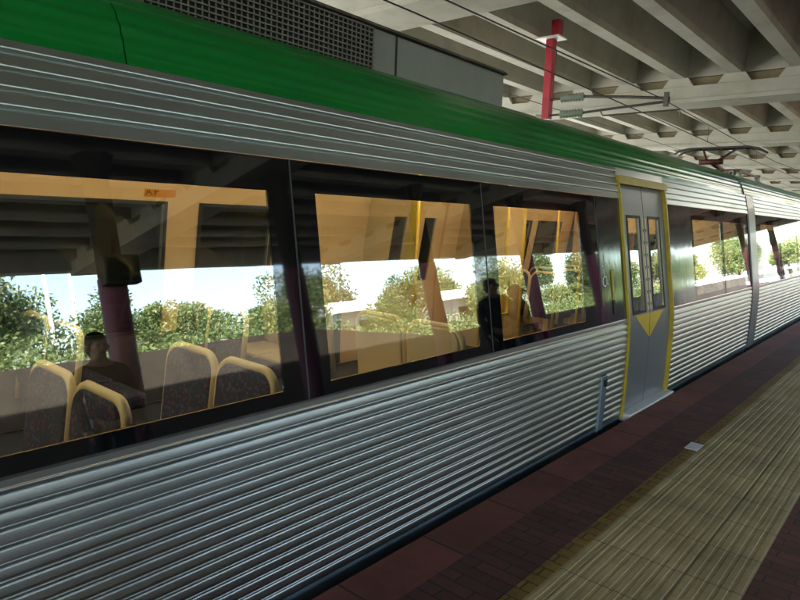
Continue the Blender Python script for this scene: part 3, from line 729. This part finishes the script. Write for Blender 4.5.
# ------------------------------------------------------------------ people waiting on the platform, mirrored in the windows
M['skin'] = mat('skin', (.45, .26, .18), .5, 0, .08, 6)
M['hair_dark'] = mat('dark_hair', (.02, .014, .01), .6, 0, .2, 30); M['hair_fair'] = mat('fair_hair', (.50, .36, .20), .6, 0, .15, 30)
M['cloth_black'] = mat('black_cloth', (.012, .012, .014), .9, 0, .2, 20); M['cloth_grey'] = mat('grey_cloth', (.16, .16, .17), .9, 0, .15, 20)
M['cloth_brown'] = mat('brown_cloth', (.09, .05, .04), .9, 0, .15, 20); M['denim'] = mat('blue_denim', (.04, .06, .12), .9, 0, .2, 20)
def skinned(name, verts, edges, radii, m, parent, levels=2, root=0):
    me = bpy.data.meshes.new(name); me.from_pydata(verts, edges, []); me.materials.append(m)
    o = bpy.data.objects.new(name, me); C.objects.link(o); o.parent = parent
    sk = o.modifiers.new('skin', 'SKIN'); sk.use_smooth_shade = True
    for i, r in enumerate(radii): me.skin_vertices[0].data[i].radius = r if isinstance(r, tuple) else (r, r)
    for i in range(len(verts)): me.skin_vertices[0].data[i].use_root = (i == root)
    sb = o.modifiers.new('sub', 'SUBSURF'); sb.levels = levels; sb.render_levels = levels
    return o
def person(x, y, rz, h, hair, top, trousers, label, arm=(.05, .10), wide=1.0):
    p = empty('person', (x, y, 0), label, 'person'); p.rotation_euler = (0, 0, rz); p.scale = (h/1.75*wide, h/1.75*wide, h/1.75)
    # one continuous body: pelvis, spine, neck, head, arms, legs (facing local +Y)
    V = [(0, 0, .95), (0, .0, 1.12), (0, -.01, 1.32), (0, -.01, 1.45), (0, .0, 1.53), (0, .02, 1.62), (0, .015, 1.70)]
    Ed = [(k, k+1) for k in range(6)]; Rr = [(.145, .11), (.125, .10), (.155, .105), (.09, .075), (.052, .055), (.078, .095), (.06, .075)]
    for s_ in (-1, 1):
        b0 = len(V)
        V += [(s_*.17, -.01, 1.41), (s_*.23, -.02, 1.16), (s_*.21, arm[0]+.02, .93), (s_*.20, arm[1]+.02, .85), (s_*.20, arm[1]+.03, .80)]
        Rr += [.058, .044, .034, (.022, .036), (.016, .032)]; Ed += [(3, b0)]+[(b0+k, b0+k+1) for k in range(4)]
        b0 = len(V)
        V += [(s_*.09, 0, .86), (s_*.10, .01, .50), (s_*.10, -.015, .10), (s_*.105, .10, .045)]
        Rr += [.085, .058, .04, (.038, .03)]; Ed += [(0, b0)]+[(b0+k, b0+k+1) for k in range(3)]
    skinned('body', V, Ed, Rr, M['skin'], p)
    # fingers
    for s_ in (-1, 1):
        for k in range(4):
            bx = s_*.20; by = arm[1]+.03+.017*(k-1.5); ln = (.062, .072, .068, .052)[k]
            MB().tube([(bx, by, .79), (bx-s_*.004, by+.002, .79-ln*.5), (bx-s_*.016, by+.004, .79-ln)], [.009, .008, .006], 6).build('finger', M['skin'], p, True)
        MB().tube([(s_*.195, arm[1]+.06, .84), (s_*.185, arm[1]+.085, .81), (s_*.18, arm[1]+.088, .78)], [.011, .010, .007], 6).build('thumb', M['skin'], p, True)
    # clothes over it
    V = [(0, 0, .90), (0, 0, 1.12), (0, -.01, 1.32), (0, -.01, 1.44), (0, -.005, 1.49)]; Ed = [(k, k+1) for k in range(4)]
    Rr = [(.175, .135), (.155, .125), (.178, .125), (.11, .09), (.065, .065)]
    for s_ in (-1, 1):
        b0 = len(V); V += [(s_*.175, -.01, 1.41), (s_*.23, -.02, 1.16), (s_*.21, arm[0]+.02, .94), (s_*.205, arm[0]+.04, .90)]
        Rr += [.072, .056, .046, .044]; Ed += [(3, b0)]+[(b0+k, b0+k+1) for k in range(3)]
    skinned('jacket', V, Ed, Rr, M[top], p)
    V = [(0, 0, .95)]; Ed = []; Rr = [(.15, .12)]
    for s_ in (-1, 1):
        b0 = len(V); V += [(s_*.09, 0, .85), (s_*.10, .01, .50), (s_*.10, -.015, .08)]; Rr += [.098, .074, .062]; Ed += [(0, b0), (b0, b0+1), (b0+1, b0+2)]
    skinned('trousers', V, Ed, Rr, M[trousers], p)
    for s_ in (-1, 1): skinned('shoe', [(s_*.10, -.05, .04), (s_*.105, .06, .035), (s_*.11, .15, .03)], [(0, 1), (1, 2)], [(.045, .04), (.048, .035), (.035, .028)], M['cloth_black'], p)
    hz = [(1.545, .035), (1.565, .058), (1.60, .076), (1.64, .086), (1.68, .090), (1.715, .084), (1.745, .066), (1.762, .042), (1.770, .012)]
    MB().tube([(0, -.018-(.03 if z < 1.63 else .0), z) for z, r in hz], [r for z, r in hz], 18).build('hair', M[hair], p, True)
    for s_ in (-1, 1):
        MB().tube([(s_*.03, .098, 1.635), (s_*.03, .108, 1.635)], [.012, .005], 8).build('eye', M['ink'], p, True)
        MB().tube([(s_*.078, .01, 1.65), (s_*.088, .005, 1.625), (s_*.078, .012, 1.595)], [.012, .014, .008], 6).build('ear', M['skin'], p, True)
    MB().tube([(0, .10, 1.64), (0, .125, 1.605), (0, .105, 1.595)], [.008, .014, .008], 8).build('nose', M['skin'], p, True)
    MB().tube([(-.022, .103, 1.57), (0, .109, 1.567), (.022, .103, 1.57)], [.004, .007, .004], 6).build('mouth', M['rust'], p, True)
    return p
person(1.2, 8.15, 2.0, 1.74, 'hair_dark', 'cloth_black', 'cloth_black', 'dark haired person all in black standing on the platform, mirrored near the window joint', wide=1.25)
person(1.4, 9.2, 1.2, 1.63, 'hair_fair', 'cloth_grey', 'denim', 'fair haired person in a grey jacket mirrored beside the person in black', wide=1.4)
person(1.10, 2.15, 1.6, 1.58, 'hair_dark', 'cloth_brown', 'denim', 'person in a brown top with dark hair mirrored in the leftmost window', wide=1.1)

# ------------------------------------------------------------------ surroundings seen in the glass and beyond the tracks
# concrete wall closing the view past the end of the canopy on the left
tag(MB().box(-40, -2.2, 53.5, 54.1, GZ, 6.3).build('end_wall', M['wallconc']), 'grey concrete wall across the far end of the canopy', 'wall')
tag(MB().prism([(-30, GZ), (80, GZ), (80, 1.15), (22, 1.25), (15, 2.35), (-30, 2.45)], 'x', 13.6, 13.95).build('retaining_wall', M['brown_wall_shade']), 'retaining wall coloured dark in place of shade, stepping down beyond the opposite track, mirrored in the windows', 'wall')
def bank_base(y): return 2.3 if y < 15 else (1.1 if y > 22 else 2.3-1.2*(y-15)/7)
tag(MB().box(-7.9, -7.6, -30, 53, GZ, 1.95).build('added_view_blocker', M['dark_wall']), 'added dark wall blocking the bright view beyond the far windows of the train', 'wall')  # added to keep bright daylight out of the far windows
# embankments rising behind
def bank(x0, x1, z0, z1, name):
    mb = MB(); ys = rng(-90, 140, 5); xs_ = rng(x0, x1, 4)
    for x in xs_:
        for y in ys:
            t_ = (x-x0)/(x1-x0); mb.v.append((x, y, (bank_base(y) if name == 'embankment' else z0)+(z1-z0)*t_**.8+.5*math.sin(x*.35+y*.21)*t_))
    ny = len(ys)
    for i in range(len(xs_)-1):
        for j in range(ny-1): mb.f.append((i*ny+j, (i+1)*ny+j, (i+1)*ny+j+1, i*ny+j+1))
    return struct(mb.build(name, M['earth'], None, True))
bank(13.96, 60, .9, 4.0, 'embankment')
bank(-24, -70, GZ, 3.0, 'far_embankment')

def crown_mesh(seed, rx, rz, n, leaf):
    r_ = np.random.default_rng(seed)
    k = 16
    cen = r_.normal(size=(k, 3)); cen /= np.linalg.norm(cen, axis=1)[:, None]; cen *= (r_.random((k, 1))**.5)*.72
    cen[:, 2] *= .9; rad = .22+.26*r_.random(k)
    which = r_.integers(0, k, n); d = r_.normal(size=(n, 3)); d /= np.linalg.norm(d, axis=1)[:, None]
    p = cen[which]+d*rad[which][:, None]*(.55+.5*r_.random((n, 1)))
    p *= np.array([rx, rx, rz])
    a = r_.normal(size=(n, 3)); a /= np.linalg.norm(a, axis=1)[:, None]
    b_ = np.cross(a, r_.normal(size=(n, 3))); b_ /= np.linalg.norm(b_, axis=1)[:, None]
    s = leaf*(.6+.8*r_.random((n, 1)))
    v = np.stack([p-a*s, p+b_*s*.45, p+a*s, p-b_*s*.45], 1).reshape(-1, 3)
    me = bpy.data.meshes.new('crown'); me.vertices.add(4*n); me.vertices.foreach_set('co', v.ravel())
    me.loops.add(4*n); me.loops.foreach_set('vertex_index', np.arange(4*n)); me.polygons.add(n)
    me.polygons.foreach_set('loop_start', np.arange(n)*4); me.polygons.foreach_set('loop_total', np.full(n, 4)); me.update(); me.validate()
    return me
TREES = [('tall', 2.3, 2.3, 'leaf_a', 'pale_tree'), ('round', 2.0, 1.6, 'leaf_b', 'round_tree'), ('dark', 2.2, 2.6, 'leaf_c', 'dark_tree')]
protos = []
for i, (nm, rx, rz, lm, oname) in enumerate(TREES):
    me = crown_mesh(40+i, rx, rz, 11000, .085); me.materials.append(M[lm])
    tr = MB(); H_ = 2.2+rz*.9
    tr.tube([(0, 0, -.4), (.05, .02, H_*.35), (-.04, .08, H_*.7), (.05, .05, H_)], [.17, .13, .09, .03], 8)
    for k in range(5):
        a = k*1.3+i; z0 = H_*(.42+.09*k)
        tr.tube([(0, .03, z0), (math.cos(a)*rx*.35, math.sin(a)*rx*.35, z0+.5), (math.cos(a)*rx*.62, math.sin(a)*rx*.62, z0+1.1)], [.06, .04, .015], 6)
    tme = tr.build('trunk', M['bark'], None, True)
    protos.append((oname, me, tme.data, rz, nm)); bpy.data.objects.remove(tme)
def tree(kind, x, y, z, s, label, group):
    oname, cme, tme, rz, nm = protos[kind]
    r0 = empty(oname, (x, y, z), label, 'tree', group); r0.scale = (s, s, s*rnd.uniform(.9, 1.1)); r0.rotation_euler = (0, 0, rnd.uniform(0, 6.28))
    c = bpy.data.objects.new('crown', cme); C.objects.link(c); c.parent = r0; c.location = (0, 0, 2.0+rz*.75)
    t_ = bpy.data.objects.new('trunk', tme); C.objects.link(t_); t_.parent = r0
sizes = ['small', 'middling', 'tall']
cols = ['pale olive', 'yellow-green round-crowned', 'dark green']
spots = [(17.5, -3, 0, .75), (16.6, 3.2, 1, .85), (20, 6.3, 2, .95), (17.2, 9.5, 0, .70), (19.2, 13.0, 1, .95), (17.0, 16.6, 1, .75), (21, 20, 0, 1.0), (17.5, 23.5, 0, .72), (20, 28, 2, .95), (18, 34, 1, .95), (22, 41, 0, 1.15), (19, 50, 2, 1.1), (26, 0, 2, 1.1), (28, 9, 0, 1.2), (27, 18, 1, 1.2), (30, 30, 2, 1.4), (32, 46, 0, 1.5), (18, 44, 1, .9), (19, 57, 0, 1.1), (18, 68, 2, 1.1), (20, 80, 1, 1.5), (17.5, 95, 0, 1.5), (21, 112, 2, 1.9), (17, 128, 1, 1.9), (24, 64, 1, 1.3), (36, 72, 2, 1.6)]
for i, (x, y, k, s) in enumerate(spots):
    tree(k, x, y, bank_base(y)+(x-14)*.06-1.9*s, s*1.05, f'{cols[k]} tree {"behind the retaining wall" if x < 23 else "high on the bank"} across the opposite track', f'{cols[k]} trees beyond the opposite track')
for i, (x, y, k, s) in enumerate([(-22, -8, 0, 1.1), (-25, 0, 1, 1.3), (-21, 7, 2, 1.0), (-26, 14, 0, 1.4), (-22, 21, 1, 1.1), (-27, 30, 2, 1.5), (-23, 40, 0, 1.3), (-30, 52, 1, 1.7)]):
    tree(k, x, y, GZ-.3, s, f'{cols[k]} tree on the far side of the train', f'{cols[k]} trees on the far side of the train')
for x, y, lab in ((19.2, 8.3, 'pale slender lamp post among the trees, left of a pair mirrored in the leftmost window'), (19.6, 9.3, 'pale slender lamp post among the trees, right of a pair mirrored in the leftmost window')):
    lp = empty('lamp_post', (x, y, .9), lab, 'lamp post', 'lamp posts among the trees')
    MB().tube([(0, 0, 0), (0, 0, 5.6)], [.09, .06], 10).build('post', M['white'], lp, True)
    MB().tube([(0, 0, 5.5), (-.5, 0, 5.75), (-1.1, 0, 5.8)], .035, 8).build('arm', M['white'], lp, True)
    MB().box(-1.5, -1.05, -.1, .1, 5.74, 5.86).build('lamp_head', M['ac_grey'], lp, bevel=.02)
sh = empty('low_building', (27, 36, 1.6), 'long low shed with a pale metal roof beyond the trees', 'shed')
MB().box(-3, 3, -10, 10, -1, 2.2).build('wall', M['wallconc'], sh)
MB().prism([(-3.5, 2.202), (3.5, 2.202), (0, 3.3)], 'y', -10.5, 10.5).build('roof', M['white'], sh)
for k in range(5): MB().box(-3.03, -3.001, -8.2+3.6*k, -6.6+3.6*k, .6, 1.6).build('window', M['mask'], sh)
# low scrub in front of the trees, uncountable
sm = crown_mesh(99, 1.0, 1.0, 100, .1)
r_ = np.random.default_rng(5); n = 52000
P = np.stack([13.9+6.5*r_.random(n)**1.2, -12+75*r_.random(n), np.zeros(n)], 1)
P[:, 2] = np.interp(P[:, 1], [15, 22], [2.2, 1.0])+(P[:, 0]-14)*.10+(.25+.95*np.abs(np.sin(P[:, 1]*.9+P[:, 0])*np.cos(P[:, 1]*.37+1)))*r_.random(n)
a = r_.normal(size=(n, 3)); a /= np.linalg.norm(a, axis=1)[:, None]; b_ = np.cross(a, r_.normal(size=(n, 3))); b_ /= np.linalg.norm(b_, axis=1)[:, None]
v = np.stack([P-a*.085, P+b_*.04, P+a*.085, P-b_*.04], 1).reshape(-1, 3)
me = bpy.data.meshes.new('scrub'); me.vertices.add(4*n); me.vertices.foreach_set('co', v.ravel()); me.loops.add(4*n)
me.loops.foreach_set('vertex_index', np.arange(4*n)); me.polygons.add(n); me.polygons.foreach_set('loop_start', np.arange(n)*4); me.polygons.foreach_set('loop_total', np.full(n, 4)); me.update(); me.validate()
me.materials.append(M['leaf_a']); o = bpy.data.objects.new('scrub', me); C.objects.link(o); tag(o, 'low green scrub along the top of the retaining wall', 'scrub', kind='stuff')
